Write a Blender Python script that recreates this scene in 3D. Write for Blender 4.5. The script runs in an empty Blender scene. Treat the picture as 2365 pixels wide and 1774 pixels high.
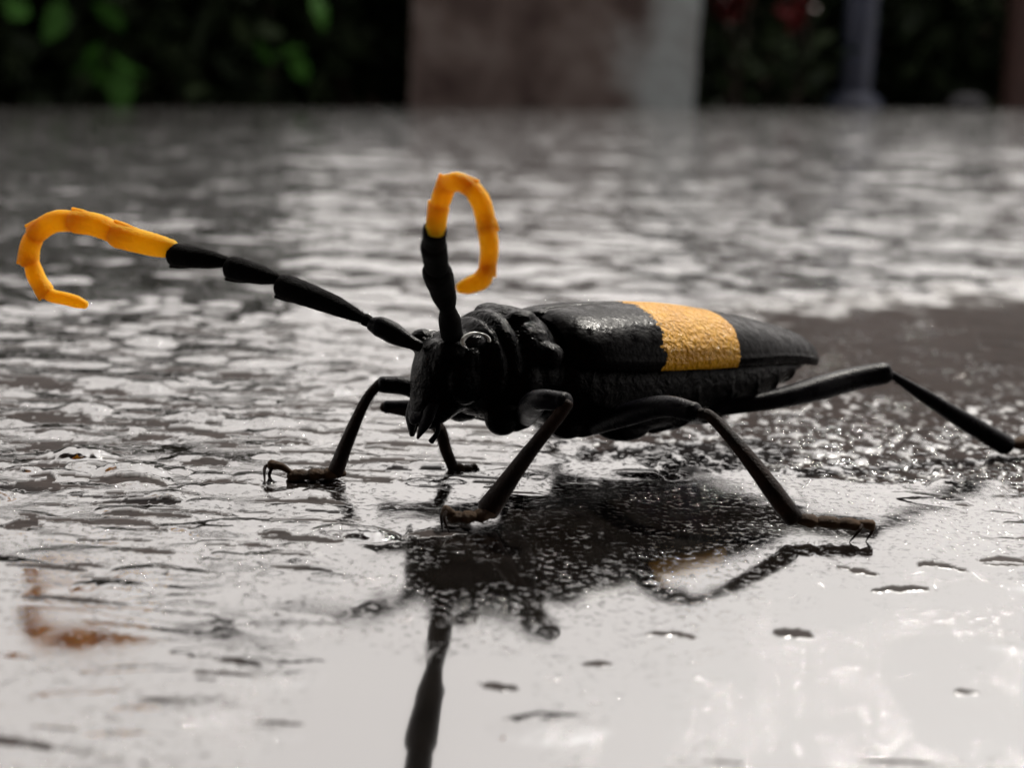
import bpy, math, random
import numpy as np
from mathutils import Matrix, Vector

random.seed(7)
rng = np.random.default_rng(11)
S = 0.001                      # the beetle is laid out in millimetres, Blender works in metres
scn = bpy.context.scene
COL = scn.collection

# ------------------------------------------------------------------ camera
FOC, CAM_H = 3500.0, 30.0      # focal length in photo pixels, lens height above the wet ground in mm
PITCH = math.atan((887 - 220) / FOC)
ROLL = math.radians(2.5)
_r0 = np.array([1.0, 0, 0]); FWD = np.array([0, math.cos(PITCH), -math.sin(PITCH)]); _u0 = np.array([0, math.sin(PITCH), math.cos(PITCH)])
RGT = _r0 * math.cos(ROLL) + _u0 * math.sin(ROLL)
UPV = -_r0 * math.sin(ROLL) + _u0 * math.cos(ROLL)
CPOS = np.array([0, 0, CAM_H])

cam = bpy.data.cameras.new('camera')
cam_o = bpy.data.objects.new('camera', cam); COL.objects.link(cam_o)
cam_o.matrix_world = Matrix(((RGT[0], UPV[0], -FWD[0], 0), (RGT[1], UPV[1], -FWD[1], 0), (RGT[2], UPV[2], -FWD[2], CAM_H * S), (0, 0, 0, 1)))
cam.sensor_width = 36.0
cam.lens = 36.0 * FOC / 2365.0
cam.clip_start = 0.004
cam.clip_end = 400.0
cam.dof.use_dof = True
cam.dof.focus_distance = 0.113
cam.dof.aperture_fstop = 41.0
scn.camera = cam_o

# ------------------------------------------------------------------ sky, sun, exposure
SUN_EL, SUN_AZ = math.radians(51), math.radians(26)      # azimuth measured from straight ahead towards the right
w = bpy.data.worlds.new('World'); scn.world = w; w.use_nodes = True
nt = w.node_tree; nt.nodes.clear()
sky = nt.nodes.new('ShaderNodeTexSky'); sky.sky_type = 'NISHITA'; sky.sun_disc = False
sky.sun_elevation = SUN_EL; sky.sun_rotation = SUN_AZ
sky.air_density = 1.0; sky.dust_density = 6.0; sky.ozone_density = 1.0
hs = nt.nodes.new('ShaderNodeHueSaturation'); hs.inputs['Saturation'].default_value = 0.10
bg = nt.nodes.new('ShaderNodeBackground'); bg.inputs['Strength'].default_value = 0.15
wo = nt.nodes.new('ShaderNodeOutputWorld')
nt.links.new(sky.outputs[0], hs.inputs['Color']); cl = nt.nodes.new('ShaderNodeMix'); cl.data_type = 'RGBA'; cl.inputs[0].default_value = 0.85; cl.inputs[7].default_value = (6.9, 6.45, 6.15, 1)   # high even cloud
nt.links.new(hs.outputs[0], cl.inputs[6]); nt.links.new(cl.outputs[2], bg.inputs['Color']); nt.links.new(bg.outputs[0], wo.inputs[0])

sun = bpy.data.lights.new('sun', 'SUN'); sun.energy = 2.2; sun.angle = math.radians(3.0); sun.color = (1.0, 0.95, 0.87)
sun_o = bpy.data.objects.new('sun', sun); COL.objects.link(sun_o)
sd = Vector((math.sin(SUN_AZ) * math.cos(SUN_EL), math.cos(SUN_AZ) * math.cos(SUN_EL), math.sin(SUN_EL)))
sun_o.rotation_euler = sd.to_track_quat('Z', 'Y').to_euler(); sun_o.location = (0, 0, 3)

scn.view_settings.view_transform = 'Standard'; scn.view_settings.look = 'None'
scn.view_settings.exposure = 0.93; scn.view_settings.gamma = 1.0
scn.view_settings.use_curve_mapping = False
scn.cycles.max_bounces = 8

# ------------------------------------------------------------------ helpers
def ray(px, py):
    return FWD + RGT * ((px - 1182.5) / FOC) - UPV * ((py - 887) / FOC)

def at(px, py, d):             # the point (mm) seen at a photo pixel, d mm ahead of the lens
    r = ray(px, py); return CPOS + r * (d / r[1])

def on(px, py, z=0.0):         # the point (mm) seen at a photo pixel at height z above the wet ground
    r = ray(px, py); return CPOS + r * ((z - CAM_H) / r[2])

def sstep(a, b, x):
    t = np.clip((np.asarray(x, float) - a) / (b - a), 0, 1); return t * t * (3 - 2 * t)

def far_z(x, y):               # the yard behind falls gently to the left
    return math.tan(math.radians(2.25)) * np.asarray(x) * sstep(350, 1500, np.hypot(x, y))

_perm = rng.permutation(512); _perm = np.concatenate([_perm, _perm]); _gr = rng.normal(size=(512, 2)); _gr /= np.linalg.norm(_gr, axis=1)[:, None]
def gnoise(x, y, seed=0):      # gradient noise, about -0.7..0.7
    x = x + seed * 37.31; y = y + seed * 19.17
    xi = np.floor(x).astype(int); yi = np.floor(y).astype(int); fx = x - xi; fy = y - yi
    u = fx**3 * (fx * (fx * 6 - 15) + 10); v = fy**3 * (fy * (fy * 6 - 15) + 10)
    def g(ix, iy, dx, dy):
        k = _perm[(_perm[ix % 512] + iy) % 512]; return _gr[k, 0] * dx + _gr[k, 1] * dy
    a = g(xi, yi, fx, fy); b = g(xi + 1, yi, fx - 1, fy); c = g(xi, yi + 1, fx, fy - 1); d = g(xi + 1, yi + 1, fx - 1, fy - 1)
    return (a * (1 - u) + b * u) * (1 - v) + (c * (1 - u) + d * u) * v

def tag(o, label=None, cat=None, group=None, kind=None):
    if label: o['label'] = label
    if cat: o['category'] = cat
    if group: o['group'] = group
    if kind: o['kind'] = kind
    return o

def empty(name, base_mm, label, cat, group=None):
    o = bpy.data.objects.new(name, None); COL.objects.link(o); o.location = Vector(base_mm) * S
    o.empty_display_size = 0.005
    o['_b'] = list(map(float, base_mm))
    return tag(o, label, cat, group)

def build(name, verts, faces, mat, parent=None, base=(0, 0, 0), smooth=True):
    me = bpy.data.meshes.new(name)
    v = (np.asarray(verts, float) - np.asarray(base, float)) * S
    me.from_pydata(v.tolist(), [], [tuple(int(i) for i in f) for f in faces])
    if smooth: me.polygons.foreach_set('use_smooth', np.ones(len(me.polygons), dtype=bool))
    me.update()
    if mat: me.materials.append(mat)
    o = bpy.data.objects.new(name, me); COL.objects.link(o)
    if parent: o.parent = parent
    return o

class MB:                      # collects shapes into one mesh
    def __init__(s): s.v = []; s.f = []
    def add(s, vf):
        v, f = vf; n = len(s.v); s.v.extend(np.asarray(v).tolist()); s.f.extend([tuple(int(i) + n for i in q) for q in f]); return s

def smooth_path(P, n):
    P = np.asarray(P, float)
    if len(P) == 2:
        t = np.linspace(0, 1, n)[:, None]; return P[0] * (1 - t) + P[1] * t
    Q = np.vstack([2 * P[0] - P[1], P, 2 * P[-1] - P[-2]])
    out = []
    for t in np.linspace(0, len(P) - 1, n):
        i = min(int(t), len(P) - 2); u = t - i; a, b, c, d = Q[i], Q[i + 1], Q[i + 2], Q[i + 3]
        out.append(0.5 * (2 * b + (c - a) * u + (2 * a - 5 * b + 4 * c - d) * u * u + (3 * b - a - 3 * c + d) * u**3))
    return np.array(out)

def tube(P, R, n=24, k=14, flat=1.0, up=(0, 0, 1), caps=True, wob=0.0):
    """Swept closed tube through the points P; R is radii (or (t, r) pairs) along it; flat squeezes it along up."""
    P = smooth_path(P, n)
    R = np.asarray(R, float)
    seg = np.r_[0, np.cumsum(np.linalg.norm(np.diff(P, axis=0), axis=1))]; t = seg / seg[-1]
    r = np.interp(t, R[:, 0], R[:, 1]) if R.ndim == 2 else np.interp(t, np.linspace(0, 1, len(R)), R)
    T = np.gradient(P, axis=0); T /= np.linalg.norm(T, axis=1)[:, None]
    if caps:                   # rounded ends
        e = []
        for sgn, i in ((-1, 0), (1, -1)):
            e.append([(P[i] + sgn * T[i] * r[i] * a, r[i] * b, T[i]) for a, b in ((0.25, 0.9), (0.45, 0.62), (0.53, 0.25))])
        P = np.vstack([[q[0] for q in e[0][::-1]], P, [q[0] for q in e[1]]])
        r = np.r_[[q[1] for q in e[0][::-1]], r, [q[1] for q in e[1]]]
        T = np.vstack([[q[2] for q in e[0]], T, [q[2] for q in e[1]]])
    up = np.asarray(up, float); V = []
    N = up - T[0] * (up @ T[0])
    if np.linalg.norm(N) < 1e-6: N = np.array([1.0, 0, 0]) - T[0] * T[0][0]
    N /= np.linalg.norm(N); a = np.linspace(0, 2 * np.pi, k, endpoint=False)
    for i in range(len(P)):
        N = N - T[i] * (N @ T[i]); N /= np.linalg.norm(N); Bn = np.cross(T[i], N)
        rr = r[i] * (1 + wob * rng.normal(size=k)) if wob else r[i]
        V.append(P[i] + (np.cos(a) * rr * flat)[:, None] * N + (np.sin(a) * rr)[:, None] * Bn)
    V = np.vstack(V); m = len(P); Fc = []
    for i in range(m - 1):
        for j in range(k):
            Fc.append((i * k + j, i * k + (j + 1) % k, (i + 1) * k + (j + 1) % k, (i + 1) * k + j))
    Fc.append(tuple(range(k))[::-1]); Fc.append(tuple((m - 1) * k + j for j in range(k)))
    return V, Fc

def ball(c, r, n=14, k=20, axes=None):
    if axes is not None: r = [q * 1.06 for q in r]
    A = np.eye(3) if axes is None else np.asarray(axes, float)
    V = []; Fc = []
    for i in range(n + 1):
        th = math.pi * i / n
        for j in range(k):
            ph = 2 * math.pi * j / k
            q = np.array([math.sin(th) * math.cos(ph) * r[0], math.sin(th) * math.sin(ph) * r[1], math.cos(th) * r[2]])
            V.append(np.asarray(c) + q @ A)
    for i in range(n):
        for j in range(k):
            q = (i * k + j, (i + 1) * k + j, (i + 1) * k + (j + 1) % k, i * k + (j + 1) % k)
            Fc.append(q)
    return np.array(V), Fc

def box(c, s):
    c = np.asarray(c, float); s = np.asarray(s, float) / 2
    V = [c + s * np.array(q) for q in ((-1, -1, -1), (1, -1, -1), (1, 1, -1), (-1, 1, -1), (-1, -1, 1), (1, -1, 1), (1, 1, 1), (-1, 1, 1))]
    return np.array(V), [(3, 2, 1, 0), (4, 5, 6, 7), (0, 1, 5, 4), (1, 2, 6, 5), (2, 3, 7, 6), (3, 0, 4, 7)]

# ------------------------------------------------------------------ materials
class Mat:
    def __init__(s, name, color, rough=0.5, ior=1.5, **kw):
        s.m = bpy.data.materials.new(name); s.m.use_nodes = True; s.t = s.m.node_tree
        s.p = s.t.nodes['Principled BSDF']; s.p.inputs['Base Color'].default_value = (*color, 1)
        s.p.inputs['Roughness'].default_value = rough; s.p.inputs['IOR'].default_value = ior
        for k_, v_ in kw.items(): s.p.inputs[k_].default_value = v_
    def n(s, typ, **kw):
        nd = s.t.nodes.new(typ)
        for k_, v_ in kw.items():
            if k_ in nd.inputs: nd.inputs[k_].default_value = v_
            else: setattr(nd, k_, v_)
        return nd
    def l(s, a, b): s.t.links.new(a, b)
    def coord(s):
        return s.n('ShaderNodeTexCoord').outputs['Object']
    def noise(s, scale, detail=4, rough=0.55, vec=None):
        nd = s.n('ShaderNodeTexNoise'); nd.inputs['Scale'].default_value = scale; nd.inputs['Detail'].default_value = detail; nd.inputs['Roughness'].default_value = rough
        s.l(vec or s.coord(), nd.inputs['Vector']); return nd.outputs['Fac']
    def ramp(s, fac, stops):
        nd = s.n('ShaderNodeValToRGB'); e = nd.color_ramp.elements
        while len(e) < len(stops): e.new(0.5)
        for q, (pos, c) in zip(e, stops):
            q.position = pos; q.color = (*c, 1) if len(c) == 3 else c
        s.l(fac, nd.inputs[0]); return nd.outputs[0]
    def math(s, op, a, b=0.0):
        nd = s.n('ShaderNodeMath', operation=op)
        for i, q in enumerate((a, b)):
            if hasattr(q, 'is_output'): s.l(q, nd.inputs[i])
            else: nd.inputs[i].default_value = q
        return nd.outputs[0]
    def bump(s, h, dist, strength=1.0):
        nd = s.n('ShaderNodeBump'); nd.inputs['Distance'].default_value = dist; nd.inputs['Strength'].default_value = strength
        s.l(h, nd.inputs['Height']); s.l(nd.outputs[0], s.p.inputs['Normal']); return nd
    def color(s, out): s.l(out, s.p.inputs['Base Color'])
    def rough(s, out): s.l(out, s.p.inputs['Roughness'])

def mat_chitin(name, c0, c1, r0, r1, bump_scale, bump_d):
    m = Mat(name, c0, 0.3, 1.33)
    m.p.inputs['Specular IOR Level'].default_value = 0.11
    n1 = m.noise(450, 4); m.color(m.ramp(n1, [(0.35, c0), (0.7, c1)]))
    n2 = m.noise(900, 5, 0.65); m.rough(m.ramp(n2, [(0.35, (r0,) * 3), (0.65, (r1,) * 3)]))
    n3 = m.noise(bump_scale, 5, 0.6); m.bump(n3, bump_d)
    return m.m
M_BODY = mat_chitin('black_chitin', (0.0008, 0.0008, 0.0010), (0.0026, 0.0023, 0.0028), 0.07, 0.32, 1100, 0.00030)
M_LEG = mat_chitin('blue_black_leg', (0.002, 0.002, 0.003), (0.006, 0.0055, 0.008), 0.22, 0.42, 4000, 0.00006)
M_TIBIA = mat_chitin('brown_black_leg', (0.006, 0.0035, 0.003), (0.026, 0.013, 0.008), 0.35, 0.6, 5000, 0.00012)
M_FOOT = mat_chitin('brown_foot', (0.030, 0.018, 0.010), (0.085, 0.052, 0.030), 0.5, 0.75, 3000, 0.00020)
M_ANT = mat_chitin('velvet_black', (0.0012, 0.0012, 0.0012), (0.003, 0.0024, 0.0022), 0.7, 0.9, 5000, 0.00014)
M_BRIS = mat_chitin('dark_bristle', (0.006, 0.005, 0.004), (0.012, 0.009, 0.007), 0.5, 0.7, 3000, 0.00001)

m = Mat('orange_antenna', (0.95, 0.36, 0.010), 0.6, 1.3)
n1 = m.noise(700, 4); m.color(m.ramp(n1, [(0.3, (0.96, 0.50, 0.006)), (0.7, (1.0, 0.68, 0.03))]))
m.bump(m.noise(3000, 4), 0.00016)
m.p.inputs['Subsurface Weight'].default_value = 0.6
m.p.inputs['Subsurface Radius'].default_value = (1.0, 0.45, 0.05); m.p.inputs['Subsurface Scale'].default_value = 0.0009
tl = m.n('ShaderNodeBsdfTranslucent'); tl.inputs['Color'].default_value = (1.0, 0.66, 0.03, 1); ms = m.n('ShaderNodeMixShader'); ms.inputs[0].default_value = 0.5
m.l(m.p.outputs[0], ms.inputs[1]); m.l(tl.outputs[0], ms.inputs[2]); m.l(ms.outputs[0], m.t.nodes['Material Output'].inputs['Surface'])
M_ORANGE = m.m

# wing cases: black with one yellow band; the coordinate along the body is stored on the mesh
m = Mat('wing_case', (0.006, 0.006, 0.007), 0.3, 1.38)
at_ = m.n('ShaderNodeAttribute', attribute_name='along'); co = m.coord()
edge = m.noise(900, 5, 0.7, co)
front = m.math('LESS_THAN', at_.outputs['Fac'], 21.0)
al = m.math('ADD', at_.outputs['Fac'], m.math('MULTIPLY', m.math('SUBTRACT', edge, 0.5), m.math('ADD', 1.0, m.math('MULTIPLY', front, 2.6))))
band = m.math('MULTIPLY', m.math('GREATER_THAN', al, 17.2), m.math('LESS_THAN', al, 25.6))
m.l(m.math('ADD', 0.06, m.math('MULTIPLY', band, 0.20)), m.p.inputs['Specular IOR Level'])
yel = m.ramp(m.noise(500, 4, 0.6, co), [(0.3, (0.66, 0.30, 0.006)), (0.7, (0.82, 0.42, 0.018))])
blk = m.ramp(m.noise(450, 4, 0.6, co), [(0.35, (0.0015, 0.0015, 0.0018)), (0.7, (0.005, 0.0042, 0.0046))])
mx = m.n('ShaderNodeMix', data_type='RGBA'); m.l(band, mx.inputs[0]); m.l(blk, mx.inputs[6]); m.l(yel, mx.inputs[7]); m.color(mx.outputs[2])
m.rough(m.ramp(m.noise(1100, 4, 0.6, co), [(0.35, (0.13,) * 3), (0.65, (0.48,) * 3)]))
vo = m.n('ShaderNodeTexVoronoi', feature='SMOOTH_F1'); vo.inputs['Scale'].default_value = 2600; m.l(co, vo.inputs['Vector'])
hgt = m.math('ADD', m.math('MULTIPLY', vo.outputs['Distance'], 0.7), m.noise(3200, 3, 0.6, co))
bs = m.bump(hgt, 0.00030); m.l(m.math('ADD', 0.16, m.math('MULTIPLY', band, 0.84)), bs.inputs['Strength'])
M_WING = m.m

m = Mat('eye_lens', (0.004, 0.005, 0.006), 0.16, 1.35); vo = m.n('ShaderNodeTexVoronoi'); vo.inputs['Scale'].default_value = 9000; m.l(m.coord(), vo.inputs['Vector']); m.bump(vo.outputs['Distance'], 0.00003); M_EYE = m.m
m = Mat('eye_rim', (0.30, 0.31, 0.30), 0.25); m.color(m.ramp(m.noise(1500, 4), [(0.35, (0.22, 0.22, 0.22)), (0.55, (0.72, 0.74, 0.71))])); M_RIM = m.m

# wet ground: dark stone under a film of water, with a rougher, less flooded patch
m = Mat('wet_ground', (0.03, 0.027, 0.025), 0.1, 3.2)
wet = m.n('ShaderNodeAttribute', attribute_name='bare').outputs['Fac']  # bare grit, plus dark marks painted in for reflections on the left
frr = m.n('ShaderNodeAttribute', attribute_name='coarse').outputs['Fac']
co = m.coord()
fine = m.noise(1700, 5, 0.7, co)
patch = m.math('MULTIPLY', m.ramp(m.noise(210, 4, 0.6, co), [(0.36, (0.0,) * 3), (0.58, (1.0,) * 3)]), 1.0)
patch = m.math('MULTIPLY', patch, m.math('SUBTRACT', 1.0, m.n('ShaderNodeAttribute', attribute_name='film').outputs['Fac']))
spk = m.ramp(fine, [(0.56, (0.0,) * 3), (0.66, (1.0,) * 3)])
wet = m.math('MAXIMUM', wet, m.math('MULTIPLY', m.math('MULTIPLY', spk, patch), 0.6))
col = m.ramp(m.noise(160, 6, 0.65, co), [(0.3, (0.004, 0.0033, 0.0028)), (0.7, (0.013, 0.0108, 0.0095))])
colb = m.ramp(m.noise(420, 5, 0.7, co), [(0.3, (0.008, 0.0045, 0.0036)), (0.7, (0.030, 0.018, 0.0145))])
mx = m.n('ShaderNodeMix', data_type='RGBA'); m.l(wet, mx.inputs[0]); m.l(col, mx.inputs[6]); m.l(colb, mx.inputs[7]); m.color(mx.outputs[2])
grn = m.ramp(m.noise(42, 7, 0.68, co), [(0.47, (0,) * 3), (0.66, (1,) * 3)])
r_ = m.math('ADD', 0.05, m.math('MULTIPLY', m.math('MULTIPLY', spk, patch), 0.25))
r_ = m.math('MAXIMUM', r_, m.math('MULTIPLY', wet, 0.85)); r_ = m.math('MAXIMUM', r_, m.math('MULTIPLY', frr, m.math('ADD', 0.06, m.math('MULTIPLY', grn, 0.22)))); m.rough(r_); m.l(m.math('SUBTRACT', 3.2, m.math('MULTIPLY', wet, 1.9)), m.p.inputs['IOR']); m.l(m.math('SUBTRACT', 0.5, m.math('MULTIPLY', wet, 0.32)), m.p.inputs['Specular IOR Level'])
hb = m.math('ADD', m.math('MULTIPLY', m.math('MULTIPLY', fine, patch), 0.000020), m.math('MULTIPLY', m.math('MULTIPLY', m.noise(1500, 4, 0.6, co), wet), 0.00012))
m.bump(hb, 1.0)
M_GROUND = m.m
m = Mat('water_drop', (0.02, 0.018, 0.016), 0.03, 2.2); m.rough(m.ramp(m.noise(300, 2), [(0.4, (0.02,) * 3), (0.6, (0.06,) * 3)])); M_DROP = m.m

def mat_leaf(name, c0, c1):
    m = Mat(name, c0, 0.75, 1.3); g = m.n('ShaderNodeNewGeometry')
    m.color(m.ramp(m.math('ADD', m.math('MULTIPLY', g.outputs['Random Per Island'], 0.7), m.math('MULTIPLY', m.noise(20, 3), 0.3)), [(0.1, c0), (0.9, c1)])); return m.m
M_HEDGE = mat_leaf('dark_leaf', (0.008, 0.014, 0.006), (0.022, 0.036, 0.012))
M_LEAF = mat_leaf('green_leaf', (0.016, 0.055, 0.006), (0.032, 0.12, 0.010))
m = Mat('twig', (0.03, 0.02, 0.014), 0.8); m.color(m.ramp(m.noise(60), [(0.3, (0.015, 0.01, 0.008)), (0.7, (0.045, 0.03, 0.02))])); M_TWIG = m.m
m = Mat('plaster', (0.2, 0.18, 0.17), 0.85, 1.35); co = m.coord()
sx = m.n('ShaderNodeSeparateXYZ'); m.l(co, sx.inputs[0])
pn = m.noise(5, 6, 0.6, co)
stain = m.ramp(pn, [(0.36, (0.050, 0.032, 0.029)), (0.50, (0.105, 0.078, 0.070)), (0.64, (0.165, 0.135, 0.125))])
worn = m.ramp(m.noise(9, 4, 0.6, co), [(0.3, (0.20, 0.20, 0.196)), (0.7, (0.34, 0.38, 0.39))])
wx = m.ramp(m.math('ADD', sx.outputs['X'], m.math('MULTIPLY', m.math('SUBTRACT', pn, 0.5), 0.5)), [(0.17, (0,) * 3), (0.30, (1,) * 3)])
mx = m.n('ShaderNodeMix', data_type='RGBA'); m.l(wx, mx.inputs[0]); m.l(stain, mx.inputs[6]); m.l(worn, mx.inputs[7]); m.color(mx.outputs[2])
m.bump(m.noise(40, 6, 0.6, co), 0.01); M_PLASTER = m.m
m = Mat('blue_paint', (0.06, 0.075, 0.12), 0.5); m.color(m.ramp(m.noise(14, 5), [(0.3, (0.014, 0.018, 0.036)), (0.7, (0.026, 0.033, 0.062))])); M_POST = m.m
m = Mat('red_petal', (0.25, 0.008, 0.012), 0.5); m.color(m.ramp(m.noise(40, 3), [(0.3, (0.07, 0.002, 0.002)), (0.7, (0.12, 0.003, 0.004))])); M_RED = m.m
m = Mat('brown_wood', (0.06, 0.025, 0.018), 0.7); m.color(m.ramp(m.noise(20, 5), [(0.3, (0.02, 0.006, 0.004)), (0.7, (0.045, 0.016, 0.011))])); M_WOOD = m.m
m = Mat('grey_stone', (0.1, 0.1, 0.11), 0.7); m.color(m.ramp(m.noise(60, 5), [(0.3, (0.012, 0.012, 0.015)), (0.7, (0.025, 0.025, 0.03))])); M_STONE = m.m

# ------------------------------------------------------------------ the wet ground: one sheet out to the horizon
def bare_mask(x, y):           # the rough, hardly flooded patch behind and right of the beetle
    n = gnoise(x / 9, y / 14, 3) * 0.55 + gnoise(x / 3.2, y / 5, 4) * 0.30 + gnoise(x / 1.3, y / 2.2, 5) * 0.12
    e = np.maximum.reduce([(np.clip(126 - 0.12 * (x - 8), 112, 126) - y) / 26, (y - 234 - 0.73 * (x - 28)) / 70, (7 + 0.04 * (y - 120) - x) / 11]) + n * 0.75
    isl = sstep(0.10, 0.26, gnoise(x / 1.5, y / 2.6, 6) + 0.35 * gnoise(x / 0.6, y / 1.1, 7)) * (1 - sstep(128, 172, y + 20 * gnoise(x / 8, y / 12, 8)))
    return (1 - isl) * (1 - sstep(-0.12 - 0.30 * sstep(150, 230, y), 0.02 + 0.10 * sstep(150, 230, y), e))

def make_ground():
    az = np.radians(np.r_[np.linspace(-180, -48, 40)[:-1], np.linspace(-48, -23, 150)[:-1], np.linspace(-23, 23, 890), np.linspace(23, 48, 150)[1:], np.linspace(48, 180, 40)[1:-1]])
    dep = np.radians(np.r_[np.linspace(27.5, 6.0, 510), np.linspace(6.0, 0.7, 320)[1:]])
    rr = CAM_H / np.tan(dep); rr = np.r_[3, 8, 16, 26, 36, 46, rr, rr[-1] * (150000 / rr[-1]) ** (np.linspace(0, 1, 60)[1:])]
    A, Rr = np.meshgrid(az, rr); X = Rr * np.sin(A); Y = Rr * np.cos(A)
    drow = np.gradient(rr)[:, None] * np.ones_like(A)
    dcol = Rr * np.gradient(az)[None, :]
    dens = np.maximum(drow, dcol)
    Z = np.zeros_like(X)
    # slow undulation of the water film, then coarser and coarser relief with distance
    def oct_(lam, slope, seed, ay=1.0):
        w_ = sstep(1.0, 2.6, lam / dens); return w_ * slope * lam / 6.28 * 2.2 * gnoise(X / lam, Y / (lam * ay), seed)
    near = 1 - sstep(150, 230, Y); left = 1 - sstep(-12, 18, X + 0.10 * (Y - 110))
    dip = 0.048 * np.log1p(np.exp(np.clip((99 - Y) / 3.0, -30, 30))) * 3.0 * sstep(-38, -3, X) * (1 - sstep(45, 120, X)) * (Y > 0) * sstep(20, 50, Rr)   # the film dips a little in front of the beetle
    calm = (1 - sstep(100, 122, Y)) * 0.78
    Z += (1 - 1.1 * calm) * oct_(14, 0.016, 21) + oct_(6, 0.020 + 0.034 * left, 22, 0.8) * (1 - 1.2 * calm)
    Z += (oct_(1.6, 0.020, 29) + oct_(2.8, 0.030, 30, 0.8)) * (0.35 + 0.65 * left) * sstep(84, 122, Y)
    Z += 0.75 * (oct_(1.1, 0.016, 33) + oct_(2.2, 0.012, 34)) * (1 - sstep(84, 122, Y)) * sstep(0.0, 0.35, gnoise(X / 7, Y / 7, 35)) * (1 - 0.9 * sstep(-13, -9, X) * (1 - sstep(2, 6, X)))
    mid = sstep(115, 175, Y)
    Z += mid * (oct_(4.5, 0.13, 23, 0.8) + oct_(9, 0.12, 24) + oct_(19, 0.09, 25) + sstep(170, 350, Y) * oct_(40, 0.08, 26) + sstep(350, 800, Y) * (oct_(90, 0.09, 27) + oct_(200, 0.06, 28)))
    # lens-shaped humps of water standing over the grit
    humps = []
    for _ in range(5200):
        y = 60 + 150 * random.random() ** 0.75; x = (random.random() - 0.5) * 2 * y * 0.42
        lf = float(1 - sstep(-12, 20, x + 0.1 * (y - 110)))
        if -10 < x < 34 and (70 if x > 0 else 40) < y < (130 if x > 0 else 112) and random.random() < (0.8 if x > 0 else 1): continue
        if random.random() > 0.08 + 0.15 * lf * float(sstep(80, 115, y)) + 0.07 * float(sstep(110, 150, y)): continue
        big = random.random() ** 1.8
        rx = 0.9 + 2.9 * big; ry = rx * random.uniform(0.40, 0.75)
        humps.append((x, y, rx, ry, ry * random.uniform(0.06, 0.26) * (0.65 + 0.6 * lf) * (0.3 + 0.7 * float(sstep(75, 112, y))), random.uniform(-0.35, 0.35)))
    for _ in range(150):       # broad shallow swells of the film close to the lens
        y = 56 + 48 * random.random(); x = (random.random() - 0.45) * 2 * y * 0.42
        if -12 < x < 32 and (y > 66 or x < 1): continue
        rx = random.uniform(1.8, 4.2); humps.append((x, y, rx, rx * random.uniform(0.35, 0.6), random.uniform(0.03, 0.11) * rx / 3, random.uniform(-0.5, 0.5)))
    H = np.zeros_like(Z)
    wn = 0.24 * gnoise(X / 1.1, Y / 1.1, 31) + 0.12 * gnoise(X / 0.5, Y / 0.6, 32)
    wf = 0.30 * gnoise(X / 0.55, Y / 1.0, 36) + 0.15 * gnoise(X / 0.25, Y / 0.5, 37)
    for x, y, rx, ry, hh, ro in humps:
        r0 = math.hypot(x, y); a0 = math.atan2(x, y); m_ = rx * 1.5
        i0, i1 = np.searchsorted(rr, (r0 - m_, r0 + m_)); j0, j1 = np.searchsorted(az, (a0 - m_ / r0, a0 + m_ / r0))
        if i1 <= i0 or j1 <= j0: continue
        dx = X[i0:i1, j0:j1] - x; dy = Y[i0:i1, j0:j1] - y; c_, s_ = math.cos(ro), math.sin(ro)
        q = ((dx * c_ + dy * s_) / rx) ** 2 + ((-dx * s_ + dy * c_) / ry) ** 2 + wn[i0:i1, j0:j1] * 0.8
        b_ = np.clip(1 - q, 0, 1); H[i0:i1, j0:j1] = np.maximum(H[i0:i1, j0:j1], hh * b_ ** 1.15)
    Z += H
    bm_ = bare_mask(X, Y) * near.clip(0.0, 1) ** 0 
    # larger dark tongues in the film: bare grit, at the left also painted reflections
    for px, py, hx, hy in ((1840, 1440, 62, 10), (1970, 1312, 50, 7), (2170, 1302, 48, 7), (2090, 1352, 60, 7), (1150, 1543, 62, 7), (488, 1069, 72, 9), (347, 1012, 66, 9), (358, 977, 66, 9), (488, 1006, 48, 6), (445, 939, 54, 7),
                           (515, 1115, 66, 8), (325, 1161, 90, 6), (108, 1031, 86, 15), (110, 1077, 60, 9), (78, 1122, 66, 16), (54, 1213, 56, 12), (80, 887, 120, 14), (110, 968, 112, 11), (672, 1025, 50, 6), (250, 905, 60, 8), (560, 870, 70, 8), (620, 960, 60, 7),
                           (1010, 1230, 60, 9), (640, 1230, 44, 5), (560, 1500, 60, 6), (1560, 1440, 50, 5), (2240, 1560, 50, 5), (1390, 1500, 44, 5)):
        a, b, c = on(px, py), on(px, py - hy), on(px + hx, py); x, y = a[0], a[1]; rx = c[0] - a[0]; ry = (b[1] - a[1])
        m_ = max(rx * 2, ry * 6); r0 = math.hypot(x, y); a0 = math.atan2(x, y)
        i0, i1 = np.searchsorted(rr, (r0 - m_, r0 + m_)); j0, j1 = np.searchsorted(az, (a0 - m_ / r0, a0 + m_ / r0))
        if i1 <= i0 or j1 <= j0: continue
        dx = (X[i0:i1, j0:j1] - x) / rx; dy = (Y[i0:i1, j0:j1] - y) / ry
        tl_ = random.uniform(-0.7, 0.7); q = dx ** 2 * (0.8 if random.random() < 0.5 else 1.4) + (dy + random.uniform(0.1, 0.9) * dx ** 2 + tl_ * dx) ** 2 + 4.5 * wn[i0:i1, j0:j1] + 2.2 * wf[i0:i1, j0:j1]
        bm_[i0:i1, j0:j1] = np.maximum(bm_[i0:i1, j0:j1], 0.92 * (1 - sstep(0.75, 1.0, q)))
        Z[i0:i1, j0:j1] += np.exp(-(dx / 1.2) ** 2 - ((dy + 1.8) / 1.5) ** 2) * 0.04 * ry
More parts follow.
